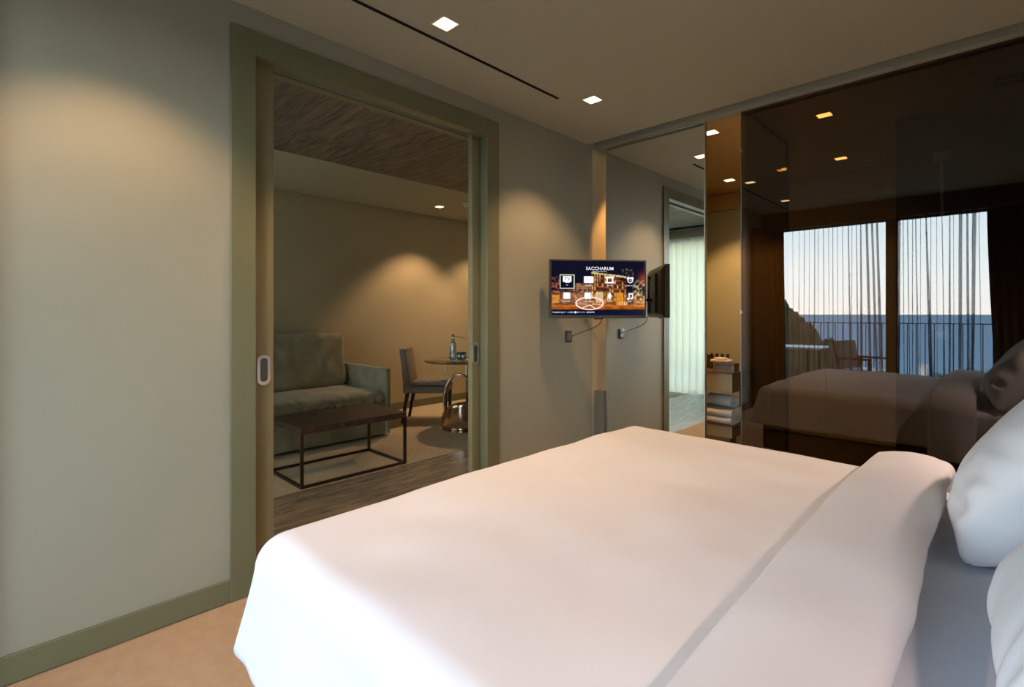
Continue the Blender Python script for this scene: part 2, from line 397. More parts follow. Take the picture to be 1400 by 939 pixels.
detector('smoke_detector', (1.555, 5.45, ZC), 'smoke detector on the bathroom ceiling seen through brown glass')
detector('smoke_detector', (-2.27, 4.03, 2.597), 'white smoke detector on the living room ceiling beside the door edge')

# ------------------------------------------------------------------ downlights
def downlight(loc, label, energy, group, col=(1,.60,.31), angle=100, blend=.5, size=.042, lamp=True):
    e = empty('downlight', loc, 0, label, 'downlight', group)
    m = MB(); s_ = size; t = size+.006
    m.box(-t, -s_, -t, t, -.004, 0).box(s_, t, -t, t, -.004, 0).box(-s_, s_, -t, -s_, -.004, 0).box(-s_, s_, s_, t, -.004, 0)
    m.build('frame', WHITE_P, e)
    MB().box(-s_, s_, -s_, s_, -.0025, -.0005).build('lens', LENS, e)
    if lamp:
        L = bpy.data.lights.new('downlight_beam', 'SPOT'); L.energy = energy; L.color = col; L.spot_size = R(angle); L.spot_blend = blend; L.shadow_soft_size = .025
        lo = bpy.data.objects.new('downlight_beam', L); C.objects.link(lo); lo.parent = e; lo.location = (0,0,-.012)
    return e
G1 = 'square downlights in the bedroom ceiling'; G2 = 'square downlights in the bathroom ceiling'
EB = 64
downlight((.526,1.493,ZC), 'square ceiling downlight over the sliding door opening, nearest the top edge', EB, G1)
downlight((.531,2.675,ZC), 'square ceiling downlight above the television', EB, G1)
downlight((.526,.31,ZC), 'square bedroom downlight reflected at the left of the brown glass', EB, G1)
downlight((.834,3.78,ZC), 'square bathroom downlight just right of the mirror top', 12, G2)
downlight((.405,5.26,ZC), 'square bathroom downlight seen in the open gap, above the cupboard joint', 95, G2, col=(1,.52,.18))
downlight((.91,5.23,ZC), 'square bathroom downlight behind the shower side screen', 30, G2)
downlight((1.39,5.2,ZC), 'square bathroom downlight farther back beside the smoke detector', 30, G2)
downlight((1.53,3.99,ZC), 'square bathroom downlight nearest behind the brown glass', 26, G2)
downlight((.20,3.64,ZC), 'square bathroom downlight hidden behind the mirror panel', 120, G2, col=(1,.42,.12), angle=52)
downlight((-2.67,3.93,2.597), 'downlight in the living room ceiling above the chair', 90, None, angle=100)
downlight((-2.67,5.0,2.597), 'downlight in the living room ceiling beyond the round table', 70, None, angle=100)

# ------------------------------------------------------------------ living room
XL = -3.25; YE = 5.45
S('floor', MB().box(-1.145, -.08, YF-.2, YE, -.1, 0), WFLOOR)
S('floor', MB().box(XL, -1.145, YF-.2, YE, -.1, .004), LCARPET)
LWALL = noisy(mat('living_paint', (.36,.32,.22), .6), (.44,.39,.26), (.46,.41,.28), 1.5, 3)
S('wall_living_far', MB().box(XL-.1, XL, YF-.2, YE, 0, 2.75), LWALL)
S('wall_living_end', MB().box(XL-.1, -.08, YE, YE+.1, 0, 2.75), LWALL)
S('ceiling', MB().box(-1.88, -.16, YF-.2, YE, 2.60, 2.75), WCEIL)
S('ceiling', MB().box(XL+.022, -1.88, YF-.2, YE, 2.597, 2.74).box(XL, XL+.022, YF-.2, YE, 2.70, 2.75), CEIL)
S('baseboard_living', MB().box(XL, XL+.014, YF, YE, .004, .10).box(XL+.014, -.16, YE-.014, YE, .004, .10), OLIVE, bevel=.002, seg=1)

# sofa
e = empty('sofa', (-2.6, 1.9, .004), 0, 'sage green velvet sofa with loose cushions along the living room wall', 'sofa')
SX0, SX1, SY0, SY1 = -.58, .50, -.98, .965
MB().box(SX0, SX1-.012, SY0+.06, SY1-.062, .025, .352).build('base', VELVET, e, bevel=.012, seg=3)
def cushion(x0, x1, y0, y1, z0, z1, amp, gather_front=False):
    # rounded box grid with gathers
    m = MB(); cx, cy, cz = (x0+x1)/2, (y0+y1)/2, (z0+z1)/2; hx, hy, hz = (x1-x0)/2, (y1-y0)/2, (z1-z0)/2
    r = min(hx, hy, hz)*.75
    def P(d):
        q = Vector((d[0]*hx, d[1]*hy, d[2]*hz)); c = Vector((max(-hx+r, min(hx-r, q.x)), max(-hy+r, min(hy-r, q.y)), max(-hz+r, min(hz-r, q.z))))
        dd = (q-c)
        if dd.length > 1e-6: q = c + dd.normalized()*min(r, dd.length)
        return q
    N = {0: 14, 1: 90, 2: 22} if hy > .5 else {0: 20, 1: 20, 2: 20}
    for ax in range(3):
        a1, a2 = [a for a in range(3) if a != ax]
        for sgn in (-1, 1):
            def fn(u, v):
                d = [0,0,0]; d[ax] = sgn; d[a1] = 2*u-1; d[a2] = 2*v-1
                q = P(d); y = q.y
                k = amp*(nz(y*9, q.z*7, q.x*7)*1.1 + nz(y*3, q.x*3+5, q.z*3)*1.3)
                if gather_front and q.x > hx*.55:
                    k += .020*math.sin(y*62 + 2.5*nz(y*6, q.z*4))*(.4+.6*abs(nz(y*4, 3)))*sstep(hx*.55, hx, q.x)
                if (not gather_front) and q.z > hz*.45:
                    k += .009*math.sin(y*55 + 3*nz(y*5, q.x*3))*sstep(hz*.45, hz, q.z)*(.4+abs(nz(y*3, 9)))
                nn = Vector((q.x/hx**2, q.y/hy**2, q.z/hz**2)).normalized() if True else q
                q = q + nn*k
                return (cx+q.x, cy+q.y, cz+q.z)
            m.grid(fn, N[a1], N[a2])
    return m
cushion(SX0+.1, SX1+.004, SY0+.07, SY1-.066, .345, .462, .006, True).build('seat_cushion', VELVET, e, weld=.0012)
bc = cushion(-.10, .11, SY0+.07, SY1-.09, -.30, .30, .018).build('back_cushion', VELVET, e, weld=.0012)
bc.location = (SX0+.235, 0, .735); bc.rotation_euler = (0, R(-8), 0)
for y0, y1 in ((SY0, SY0+.06), (SY1-.058, SY1)):
    MB().box(SX0, SX1, y0, y1, .02, .69).build('armrest', VELVET, e, bevel=.014, seg=3)
MB().box(SX0-.02, SX0+.10, SY0+.06, SY1-.06, .02, .66).build('backrest', VELVET, e, bevel=.012)

# coffee table
e = empty('coffee_table', (-1.455, 1.975, .004), 0, 'low dark wood coffee table on a thin open bronze frame', 'coffee table')
hx, hy = .297, .442
m = MB(); m.box(-hx, hx, -hy, hy, .385, .43); m.build('tabletop', TTOP, e, bevel=.002, seg=1)
for sx in (-1, 1):
    for sy in (-1, 1):
        x = sx*(hx-.010); y = sy*(hy-.010)
        MB().box(x-.01, x+.01, y-.01, y+.01, .02, .385).build('leg', TLEG, e)
for s_ in (-1, 1):
    MB().box(s_*(hx-.010)-.01, s_*(hx-.010)+.01, -hy, hy, 0, .02).build('frame_bar', TLEG, e)
    MB().box(-hx+.02, hx-.02, s_*(hy-.010)-.01, s_*(hy-.010)+.01, 0, .02).build('frame_bar', TLEG, e)

# dining chair (local: faces +x, width along y)
def chair(loc, rz, label):
    e = empty('dining_chair', loc, rz, label, 'chair')
    MB().box(-.01, .47, -.23, .23, .345, .42).build('seat', FABRIC, e, bevel=.014, seg=3)
    m = MB()
    def top(u, v):
        x = .05+u*.43; y = -.235+v*.47; ed = min(1, 6*min(u, 1-u, v, 1-v))
        return (x, y, .455 + .035*math.sqrt(max(0, 1-(1-ed)**2)))
    def bot(u, v):
        x = .05+u*.43; y = -.235+v*.47; ed = min(1, 10*min(u, 1-u, v, 1-v))
        return (x, y, .455 - .03*math.sqrt(max(0, 1-(1-ed)**2)))
    m.grid(top, 24, 24).grid(bot, 24, 24); m.build('seat_cushion', FABRIC, e, weld=.0005)
    m = MB(); n_ = 12; rg = []
    for k in range(n_+1):
        z = .345 + (.845-.345)*k/n_; t = k/n_; lean = -.055*t**1.6; th = .085 - .02*t
        rg.append([(lean-th*.5+.0, -.225, z), (lean+th*.5, -.225, z), (lean+th*.5, .225, z), (lean-th*.5, .225, z)])
    m.rings(rg, True, True, True); m.build('backrest', FABRIC, e, bevel=.012, seg=3)
    for sx, sy in ((0,-1),(0,1),(1,-1),(1,1)):
        xt = .01 if sx == 0 else .44; xb = -.055 if sx == 0 else .44; y = sy*.20; rt, rb = .022, .015
        m = MB(); m.prism([(xb-rb,y-rb,0),(xb+rb,y-rb,0),(xb+rb,y+rb,0),(xb-rb,y+rb,0)], [(xt-rt,y-rt,.35),(xt+rt,y-rt,.35),(xt+rt,y+rt,.35),(xt-rt,y+rt,.35)])
        m.build('leg', DLEG, e)
    return e
chair((-2.60, 3.45, .004), R(44), 'taupe upholstered dining chair with black legs beside the round glass table')

# round glass table
TX, TY = -1.84, 3.61
e = empty('round_table', (TX, TY, .004), 0, 'round smoked glass table on a curved mirrored metal base', 'table')
MB().lathe([(.001,.728),(.41,.728),(.42,.731),(.42,.737),(.415,.74),(.001,.74)], n=64).build('tabletop', SGLASS, e)
BRZ = mat('bronze_mirror', (.55,.45,.34), .12, 1)
m = MB()
def sheet(u, v):
    a = R(200) + u*R(190); r = .24 - .03*u
    h = .05 + .20*sstep(0, .55, u) + .1*u
    return (r*math.cos(a), r*math.sin(a), .004 + v*h)
m.grid(sheet, 60, 6); m.build('curved_base', BRZ, e, solid=.006, recalc=False)
m = MB(); m.lathe([(.001,0),(.25,0),(.255,.004),(.25,.009),(.001,.009)], n=48); m.build('floor_plate', BRZ, e)
m = MB(); ring = []
for k in range(49):
    a = 2*PI*k/48; ring.append((-.04+.17*math.cos(a)*.7, -.02+.17*math.cos(a)*.7, .30+.28*math.sin(a)))
m.tube(ring, .012, 8); m.build('ring', BRZ, e)
for a in (100, 215, 330):
    x, y = .20*math.cos(R(a)), .20*math.sin(R(a))
    MB().tube([(x, y, .60), (x, y, .728)], .012, 12).build('post', CHROME, e)
m = MB()
def pedestal(u, v):
    a = R(20) + u*R(170); r = .15
    return (.06+r*math.cos(a)*.6, .08+r*math.sin(a)*.6, .012+v*.714)
m.grid(pedestal, 40, 14); m.build('pedestal', BRZ, e, solid=.006, recalc=False)
# bottle, glasses, tray
bx_, by_ = -1.877, 3.50
tag(MB().lathe([(.001,0),(.13,0),(.135,.006),(.131,.008),(.126,.004),(.001,.004)], n=40).build('tray', CHROME), 'round steel tray under the water bottle and glasses', 'tray').location = (bx_+.05, by_+.04, .7445)
GB = mixmat('bottle_glass', lambda n, l: mixs(n, l, .3, bs(n, 'Transparent', (.55,.68,.75)), bs(n, 'Glossy', (.8,.9,1), Roughness=.08)))
e = empty('water_bottle', (bx_, by_, .7490), 0, 'clear water bottle with pink cap and round white label', 'bottle')
MB().lathe([(.001,0),(.034,0),(.037,.006),(.037,.10),(.036,.15),(.028,.19),(.016,.215),(.0135,.245),(.0135,.252)], n=24).build('body', GB, e)
MB().lathe([(.0001,.252),(.0155,.252),(.016,.256),(.015,.283),(.0001,.285)], n=16).build('cap', mat('pink_cap', (.5,.2,.2), .4), e)
m = MB(); m.grid(lambda u, v: ((.0372-.006*v)*math.cos(R(-95+70*u)), (.0372-.006*v)*math.sin(R(-95+70*u)), .135+.05*v), 10, 4); m.build('label', mat('label_white', (.75,.72,.85), .6), e, solid=.0008)
MB().tube([(.008,.0,.262),(.06,.04,.25),(.11,.08,.235)], .003, 6).build('neck_tag', DLEG, e)
for k, (dx, dy, lab) in enumerate(((.056,.046,'small clear drinking glass nearest the water bottle'), (.060,.100,'small clear drinking glass behind the others on the tray'), (.105,.055,'small clear drinking glass beside the door edge'))):
    o = MB().lathe([(.001,.004),(.024,.004),(.030,.085),(.032,.085),(.027,0),(.001,0)], n=20).build('drinking_glass', GB)
    o.location = (bx_+dx, by_+dy, .7490); tag(o, lab, 'glass', 'drinking glasses on the tray')

# ------------------------------------------------------------------ bed
def arc(d, r, flare=.62):
    if d <= 0: return 0, 0
    if d < PI*r/2: return r*math.sin(d/r), r*(1-math.cos(d/r))
    t = d - PI*r/2; return r + flare*t*.35, r + t
BX0, BY0, BY1 = .995, .575, 2.42; ZT = .645; RR = .085
XE = 2.28; OVER = .355
e = empty('bed', (0, 0, 0), 0, 'large double bed with white fitted sheet under the duvet', 'bed')
MB().box(.95, 2.88, .54, 2.44, .12, .34).build('bed_base', mat('base_fabric', (.08,.06,.045), .9), e, bevel=.015, seg=2)
for x in (1.05, 2.78):
    for y in (.64, 2.34): MB().box(x-.03, x+.03, y-.03, y+.03, 0, .12).build('leg', DLEG, e)
MB().box(.965, 2.86, .52, 2.47, .34, .60).build('mattress', SHEET, e, bevel=.05, seg=5)
tag(MB().box(2.93, 3.018, .3, 2.70, 0, 1.12).build('headboard', mat('headboard_fabric', (.10,.08,.06), .85), bevel=.02, seg=3), 'dark upholstered headboard panel on the wall behind the pillows', 'headboard')

def duvet_pt(p, q, off=0, amp=1):
    """p: x in flat cloth (BX0-OVER .. XE), q: y in flat cloth"""
    dx = max(0, BX0 - p); qa = BY0 - q; qb = q - BY1; dy = max(0, qa, qb); sy = -1 if qa > 0 else 1
    x = max(p, BX0); y = min(max(q, BY0), BY1)
    r = RR + off
    if dx > 0 and dy > 0:
        d = max(dx, dy); ph = (PI/4)*(dy/dx) if dy < dx else PI/2 - (PI/4)*(dx/dy)
    else:
        d = max(dx, dy); ph = 0 if dx > 0 else PI/2
    h, dr = arc(d*(r/RR) if d < PI*RR/2 else d + PI*(r-RR)/2, r)
    nx, ny = -math.cos(ph), sy*math.sin(ph)
    # perimeter coordinate for hanging folds
    per = (q if dy == 0 else (BY0 if sy < 0 else BY1)) if dx > 0 and dy == 0 else 0
    if dy > 0: per = BY0 - ph*.16 - max(0, p-BX0) if sy < 0 else BY1 + ph*.16 + max(0, p-BX0)
    if dx > 0 and dy == 0: per = q
    hang = sstep(.05, .45, dr)
    wv = amp*hang*(.020*math.sin(per*13 + 1.3) + .016*nz(per*5, 3.3) + .008*math.sin(per*31))
    hx_ = nx*(h+wv); hy_ = ny*(h+wv)
    z = ZT + off - dr
    if dr < .12:
        k = 1 - dr/.12
        z += k*amp*(.016*nz(p*1.7, q*1.7, 2) + .006*nz(p*5, q*5, 7) + .012*math.sin((q-BY0)/(BY1-BY0)*PI))
    return (x+hx_, y+hy_, z)
LP = 110; LQ = 170
P0 = BX0 - OVER; Q0 = BY0 - OVER; Q1 = BY1 + OVER
m = MB(); m.grid(lambda u, v: duvet_pt(P0 + u*(2.255-P0), Q0 + v*(Q1-Q0)), LP, LQ)
e = empty('duvet', (0, 0, 0), 0, 'thick white duvet spread over the bed and hanging over its foot', 'duvet')
m.build('cover', LINEN, e, solid=.022, recalc=False)
# turned-back band: closed loop in (x, offset) swept across the bed
prof = []
w0, w1, H = 2.045, 2.285, .072
for k in range(9):
    a = PI*1.5 - PI*k/8; prof.append((w0+.02 + .02*math.cos(a), .036 + .032*math.sin(a)))
for k in range(1, 10): prof.append((w0+.03 + (w1-.075-w0)*k/10, H + .010*math.sin(PI*k/10)))
for k in range(11):
    a = PI/2 - PI*k/10; prof.append((w1-.036 + .036*math.cos(a), .030 + .036*math.sin(a)))
m = MB(); rg = []
NQ = 150; QA = BY0 - .40; QB = BY1 + .40
for j in range(NQ+1):
    q = QA + (QB-QA)*j/NQ; ring = []
    wob0 = .005*nz(q*1.6, 1.1) + .002*nz(q*7, 2); wob1 = .014*nz(q*2.1, 8.8) + .004*nz(q*8, 5)
    for (x, off) in prof:
        t = (x-w0)/(w1-w0); xx = x + wob0*(1-t) + wob1*t
        ring.append(duvet_pt(xx, q, off*(1+.10*nz(q*3, x*3)) + .004, 1))
    rg.append(ring)
m.rings(rg, True, True, True); m.build('turned_back_edge', LINEN, e)

def pillow(loc, rot, L_, W_, T_, seed, label):
    m = MB()
    for sg in (-1, 1):
        def fn(u, v):
            a = 2*u-1; b_ = 2*v-1
            pinch = 1 - .07*(1-b_*b_) * abs(a)**3; pinch2 = 1 - .07*(1-a*a)*abs(b_)**3
            x = a*L_/2*pinch; y = b_*W_/2*pinch2
            k = max(0, (1-abs(a)**2.6))*max(0, (1-abs(b_)**2.6))
            h = T_/2*k**.42
            h *= 1 + .05*nz(x*6+seed, y*6, sg)
            crease = (.004 if seed > 3 else .008)*math.sin((b_*W_*34) + 6*nz(x*4, y*4, seed))*sstep(.35, .8, abs(a))*(1-sstep(.9, 1, abs(a)))
            crease += (.004 if seed > 3 else .008)*math.sin(a*L_*30 + 6*nz(x*5, y*3, seed+4))*sstep(.1, .8, -b_)*(1-sstep(.9, 1, abs(b_)))
            return (x, y, sg*(h + crease*min(1, k*4)))
        m.grid(fn, 64, 64)
    o = m.build('pillow', PILLOW, None, weld=.0008)
    o.location = loc; o.rotation_euler = rot
    return tag(o, label, 'pillow', 'pillows propped at the head of the bed')
# pillow local x -> world y, local y -> up along the lean, local z -> towards the foot
def lean(loc, tilt, yaw, *a):
    o = pillow(loc, (0,0,0), *a)
    up = Vector((math.cos(tilt), 0, math.sin(tilt))); nrm = Vector((-math.sin(tilt), 0, math.cos(tilt))); sd = up.cross(nrm)
    M = Matrix((sd, up, nrm)).transposed()
    o.rotation_euler = (Matrix.Rotation(yaw, 3, 'Z') @ M).to_euler()
    return o
lean((2.53, 2.08, .855), R(55), R(-4), .76, .58, .30, 1.0, 'plump white pillow on the far side of the bed, beside the brown glass')
lean((2.60, 1.13, .845), R(54), R(2), .74, .54, .28, 5.0, 'plump white pillow at the lower right corner, nearest the camera')

# ------------------------------------------------------------------ wall lamps by the headboard
for y, lab in ((.12, 'bedside wall lamp on the near side of the bed'), (2.72, 'bedside wall lamp on the far side of the bed')):
    e = empty('wall_lamp', (XR, y, 1.62), 0, lab, 'wall lamp', 'bedside wall lamps')
    MB().box(-.015, 0, -.04, .04, -.06, .06).build('mount', CHROME, e, bevel=.003)
    MB().tube([(-.01,0,0),(-.06,0,.01),(-.10,0,.0)], .007, 8).build('arm', CHROME, e)
    MB().lathe([(.05,-.10),(.04,.07)], (-.12,0,0), 24).build('lamp_shade', mat('shade_cream', (.8,.7,.55), .8), e) if False else None
    m = MB(); m.rings([[(-.12+r*math.cos(2*PI*i/24), r*math.sin(2*PI*i/24), z) for i in range(24)] for r, z in ((.055,-.09),(.045,.08))], True, False)
    m.build('lamp_shade', mixmat('shade_cloth', lambda n, l: mixs(n, l, .5, bs(n, 'Diffuse', (.8,.7,.55)), bs(n, 'Translucent', (.8,.65,.45)))), e, solid=.002)
    MB().lathe([(.001,-.03),(.02,-.015),(.02,.015),(.001,.03)], (-.12,0,0), 12).build('bulb', emis('bulb', (1,.62,.3), 30), e)
    L = bpy.data.lights.new('lamp_light', 'POINT'); L.energy = 50; L.color = (1,.70,.58); L.shadow_soft_size = .03
    lo = bpy.data.objects.new('lamp_light', L); C.objects.link(lo); lo.parent = e; lo.location = (-.12, 0, -.06)

# ------------------------------------------------------------------ wall socket + television
e = empty('wall_socket', (0, 3.107, 1.075), 0, 'dark square wall socket plate under the television', 'socket')
MB().box(0, .008, -.042, .042, -.045, .045).build('plate', PLATE, e, bevel=.003)
MB().box(.008, .012, -.026, .026, -.03, .03).build('insert', mat('socket_insert', (.16,.15,.14), .35, .5), e, bevel=.002, seg=1)
Lp = Vector((.110, 2.755)); Rp = Vector((.555, 3.307)); mid = (Lp+Rp)/2; dvec = (Rp-Lp)
TW = dvec.length; TH = .418; tz = 1.428
tv = empty('television', (mid.x, mid.y, tz), math.atan2(dvec.y, dvec.x), 'flat television showing a hotel menu, mounted in the corner on a wall arm', 'television')
m = MB(); hw, hh = TW/2, TH/2; bz = .011; bb = .020
m.box(-hw, -hw+bz, -.006, .03, -hh, hh).box(hw-bz, hw, -.006, .03, -hh, hh).box(-hw+bz, hw-bz, -.006, .03, hh-bz, hh).box(-hw+bz, hw-bz, -.006, .03, -hh, -hh+bb)
m.build('bezel', TVF, tv, bevel=.0015, seg=1)
m = MB(); m.prism([(-hw+.004,.03,-hh+.004),(hw-.004,.03,-hh+.004),(hw-.004,.03,hh-.004),(-hw+.004,.03,hh-.004)], [(-hw+.05,.055,-hh+.03),(hw-.05,.055,-hh+.03),(hw-.05,.055,hh-.04),(-hw+.05,.055,hh-.04)])
m.build('rear_housing', TVB, tv, bevel=.006)
MB().box(-.12,.12,.055,.068,-.12,.12).build('mount_plate', TVB, tv, bevel=.003)
for s_ in (-.15, .15):
    MB().box(s_-.012, s_+.012, .055, .075, -.17, .15).build('mount_rail', TVB, tv, bevel=.002)
# arm in local frame from plate to the wall (x=0 world)
inv = (Matrix.Translation(tv.location) @ Matrix.Rotation(tv.rotation_euler.z, 4, 'Z')).inverted()
wp = inv @ Vector((.012, 3.17, 1.36)); w2 = inv @ Vector((.13, 3.36, 1.36))
MB().tube([(0,.068,-.06), tuple((Vector((0,.068,-.06))+w2)/2 + Vector((0,.02,0))), tuple(w2)], .013, 10).build('mount_arm', TVB, tv)
MB().tube([tuple(w2), tuple(wp)], .013, 10).build('mount_arm', TVB, tv)
MB().lathe([(.02,-.03),(.022,-.028),(.022,.028),(.02,.03)], tuple(w2), 14).build('mount_hinge', TVB, tv)
cb = [Vector((.02,.07,-.05)), Vector((.06,.11,-.19)), Vector((.03,.15,-.27)), inv @ Vector((.02,3.14,1.08)), inv @ Vector((.012,3.12,1.04))]
pts = []
for k in range(25):
    t = k/24*(len(cb)-1); i = min(int(t), len(cb)-2); f = t-i; p0 = cb[max(0,i-1)]; p1 = cb[i]; p2 = cb[i+1]; p3 = cb[min(len(cb)-1, i+2)]
    pts.append(tuple(.5*((2*p1)+(p2-p0)*f+(2*p0-5*p1+4*p2-p3)*f*f+(3*p1-p0-3*p2+p3)*f**3)))
MB().tube(pts, .003, 6).build('cable', TVB, tv)
MB().box(-.035,.035,-.008,.004,-hh-.008,-hh).build('sensor_tab', TVB, tv, bevel=.002)
# screen picture
SW, SH = TW-2*bz, TH-bz-bb; sx0 = -hw+bz; sz1 = hh-bz
def U(X): return sx0 + (X-120)/1110*SW
def V(Y): return sz1 - (Y-105)/665*SH
def h2(a, b_): 
    v = math.sin(a*127.1+b_*311.7)*43758.5453; return v-math.floor(v)
def paint(X, Y):
    c = Vector((.006,.006,.02))
    g = nz(X*.012, Y*.012, 4)
    # right red glow and tree lights
    if X > 1080:
        k = math.exp(-((X-1215)/50)**2-((Y-330)/70)**2); c += Vector((.35,.05,.01))*k
        k = max(0, nz(X*.03, Y*.03, 9)+.15)*sstep(1060,1150,X)*sstep(300,420,Y)*(1-sstep(560,640,Y)); c += Vector((.9,.75,.35))*k*1.3
    if 950 < X < 1100 and 190 < Y < 300:
        c += Vector((.25,.2,.12))*max(0, nz(X*.04, Y*.05, 2))
    # left trees
    if X < 230 and 270 < Y < 520:
        c += Vector((.55,.16,.05))*max(0, nz(X*.03, Y*.03, 1)+.2)*sstep(270,380,Y)
    # left low building
    if 230 < X < 600 and 372 < Y < 620:
        fy = (Y-372)/24; fx = (X-380)/17; cell = h2(int(fx), int(fy))
        c += Vector((.35,.16,.06))*(.35 + (.9 if cell > .55 else 0))*(1 if fy % 1 > .35 else .4)*(sstep(330,400,X)*.8+.25)
    # main building with balconies
    top = 235 + (X-590)*.12
    if 585 < X < 1010 and top < Y < 650:
        if Y < top+24: c = Vector((.8,.62,.25)) if h2(int(X/14), 1) > .3 else Vector((.45,.36,.12))
        else:
            fy = (Y - top - 24)/52; fx = (X-590)/30; band = fy % 1
            base = Vector((.42,.10,.03)) if band > .68 else Vector((.10,.035,.02))
            if band < .68:
                cell = h2(int(fx)+3, int(fy)+7)
                if cell > .5 and .2 < fx % 1 < .8: base = Vector((.95,.55,.18))*(.5+cell*.6)
            c = base*max(.25, .75 + 1.1*nz(X*.013, Y*.013, 8))
    if Y > 460: 
        k = sstep(460,560,Y); c += Vector((.40,.15,.03))*k*(.35+.9*max(0, nz(X*.018, Y*.03, 6)+.25))
    if 640 < X < 730 and 485 < Y < 600: c = Vector((1,.72,.38))*(.8+.3*nz(X*.05,Y*.05))
    if 885 < X < 972 and 488 < Y < 645: c = Vector((1,.36,.03))*(.85+.4*nz(X*.05,Y*.05))
    if 130 < X < 215 and 520 < Y < 612: c = Vector((.95,.38,.06))*(.8+.5*nz(X*.04,Y*.04))
    if 920 < X < 1030 and 600 < Y < 645 and (X//14) % 2 == 0: c = Vector((1,.7,.35))
    if 645 < Y < 700:
        k = (Y-645)/55; c = Vector((.62,.16,.015))*(1.1-k*.7)*(1+.7*nz(X*.012, Y*.06, 3))
    if 1100 < X and 590 < Y < 660: c += Vector((.5,.2,.05))*(.5+nz(X*.02,Y*.05))
    if Y > 697: c = Vector((.004,.007,.03))
    return c
NXs, NYs = 185, 111; vs = []; fs = []; cols = []
for j in range(NYs+1):
    for i in range(NXs+1): vs.append((U(120+1110*i/NXs), -.0022, V(105+665*j/NYs)))
for j in range(NYs):
    for i in range(NXs):
        a = j*(NXs+1)+i; fs.append((a, a+NXs+1, a+NXs+2, a+1)); cols.append(paint(120+1110*(i+.5)/NXs, 105+665*(j+.5)/NYs))
me = bpy.data.meshes.new('screen'); me.from_pydata(vs, [], fs)
ca = me.color_attributes.new('picture', 'FLOAT_COLOR', 'CORNER'); k = 0
buf = []
for c in cols:
    for _ in range(4): buf += [max(0, c[0]), max(0, c[1]), max(0, c[2]), 1]
ca.data.foreach_set('color', buf)
def screen_m(n, l):
    at = n.new('ShaderNodeAttribute'); at.attribute_name = 'picture'
    em = n.new('ShaderNodeEmission'); em.inputs[1].default_value = .85; l.new(at.outputs['Color'], em.inputs[0])
    gl = bs(n, 'Glossy', (.012,.012,.012), Roughness=.15)
    ad = n.new('ShaderNodeAddShader'); l.new(em.outputs[0], ad.inputs[0]); l.new(gl, ad.inputs[1]); return ad.outputs[0]
me.materials.append(mixmat('tv_picture', screen_m))
scr = bpy.data.objects.new('screen', me); C.objects.link(scr); scr.parent = tv
EW = emis('screen_white', (.93,.93,1), 1.15); ED = emis('screen_dark', (.004,.005,.02), 1); EG = emis('screen_frame', (.55,.6,.42), 1); ER = emis('screen_ring', (1,.78,.72), 1.05)
SY = -.0026
def flat(name, quads, m, y=SY, par=scr):
    mb = MB()
    for q in quads:
        mb.add([(U(a), y, V(b_)) for a, b_ in q], [tuple(range(len(q)))])
    o = mb.build(name, m, par, recalc=False); return o
def rect(x0, y0, x1, y1): return [(x0,y0),(x0,y1),(x1,y1),(x1,y0)]
def line(x0, y0, x1, y1, w_):
    d = math.hypot(x1-x0, y1-y0); nx, ny = -(y1-y0)/d*w_/2, (x1-x0)/d*w_/2
    return [(x0+nx,y0+ny),(x0-nx,y0-ny),(x1-nx,y1-ny),(x1+nx,y1+ny)]
def disc(cx, cy, rx, ry, n_=20): return [(cx+rx*math.cos(2*PI*i/n_), cy-ry*math.sin(2*PI*i/n_)) for i in range(n_)]
def text(s_, X, Y, hpx, m=EW, align='CENTER', y=SY, wid=None, bold=.0):
    cu = bpy.data.curves.new('lettering', 'FONT'); cu.body = s_; cu.align_x = align; cu.align_y = 'CENTER'
    cu.size = hpx/665*SH*1.42; cu.offset = bold; cu.fill_mode = 'BOTH'; cu.resolution_u = 3
    cu.materials.append(m)
    o = bpy.data.objects.new('lettering', cu); C.objects.link(o); o.parent = scr
    o.location = (U(X), y, V(Y)); o.rotation_euler = (R(90), 0, 0)
    if wid:
        bpy.context.view_layer.update(); cw = o.dimensions.x
        if cw > 0: o.scale.x = wid/1110*SW/cw
    bpy.context.view_layer.update()
    me = bpy.data.meshes.new_from_object(o.evaluated_get(bpy.context.evaluated_depsgraph_get()))
    me.materials.clear(); me.materials.append(m)
    q = bpy.data.objects.new('lettering', me); C.objects.link(q); q.parent = scr
    q.location = o.location; q.rotation_euler = o.rotation_euler; q.scale = o.scale
    bpy.data.objects.remove(o); return q
text('SACCHARUM', 690, 196, 40, wid=325, bold=.0001)
text('RESORT & SPA', 690, 232, 11, wid=165)
flat('menu_tile', [rect(218,270,392,445)], EG, SY); flat('menu_tile', [rect(228,282,380,434)], ED, SY-.0002)
flat('menu_icon', [rect(255,290,355,360), rect(280,358,335,372)], EW, SY-.0004); text('TV', 306, 326, 42, ED, y=SY-.0006, wid=66)
text('TV', 303, 402, 15, y=SY-.0004, wid=24)
flat('menu_icon', [rect(502,290,615,374)], EW, SY-.0002)
flat('menu_icon_line', [line(512,300,560,340,4), line(606,300,560,340,4), line(512,366,548,336,3), line(606,366,572,336,3)], emis('screen_grey', (.35,.35,.4), 1), SY-.0004)
text('MESSAGES', 560, 403, 14, y=SY-.0004, wid=88)
flat('menu_icon', [rect(755,292,862,312), rect(755,356,862,376), rect(768,312,784,356), rect(834,312,850,356)], EW, SY-.0002)
text('MOVIES', 808, 403, 14, y=SY-.0004, wid=62)
flat('menu_icon', [disc(1030,312,17,17), disc(1080,312,17,17), disc(1055,336,34,36)], EW, SY-.0002)
flat('menu_icon_line', [disc(1055,338,22,24)], ED, SY-.0004); flat('menu_icon_line', [line(1055,320,1055,343,6), line(1052,340,1068,340,6)], EW, SY-.0006)
text('ALARM CLOCK', 1055, 403, 14, y=SY-.0004, wid=112)
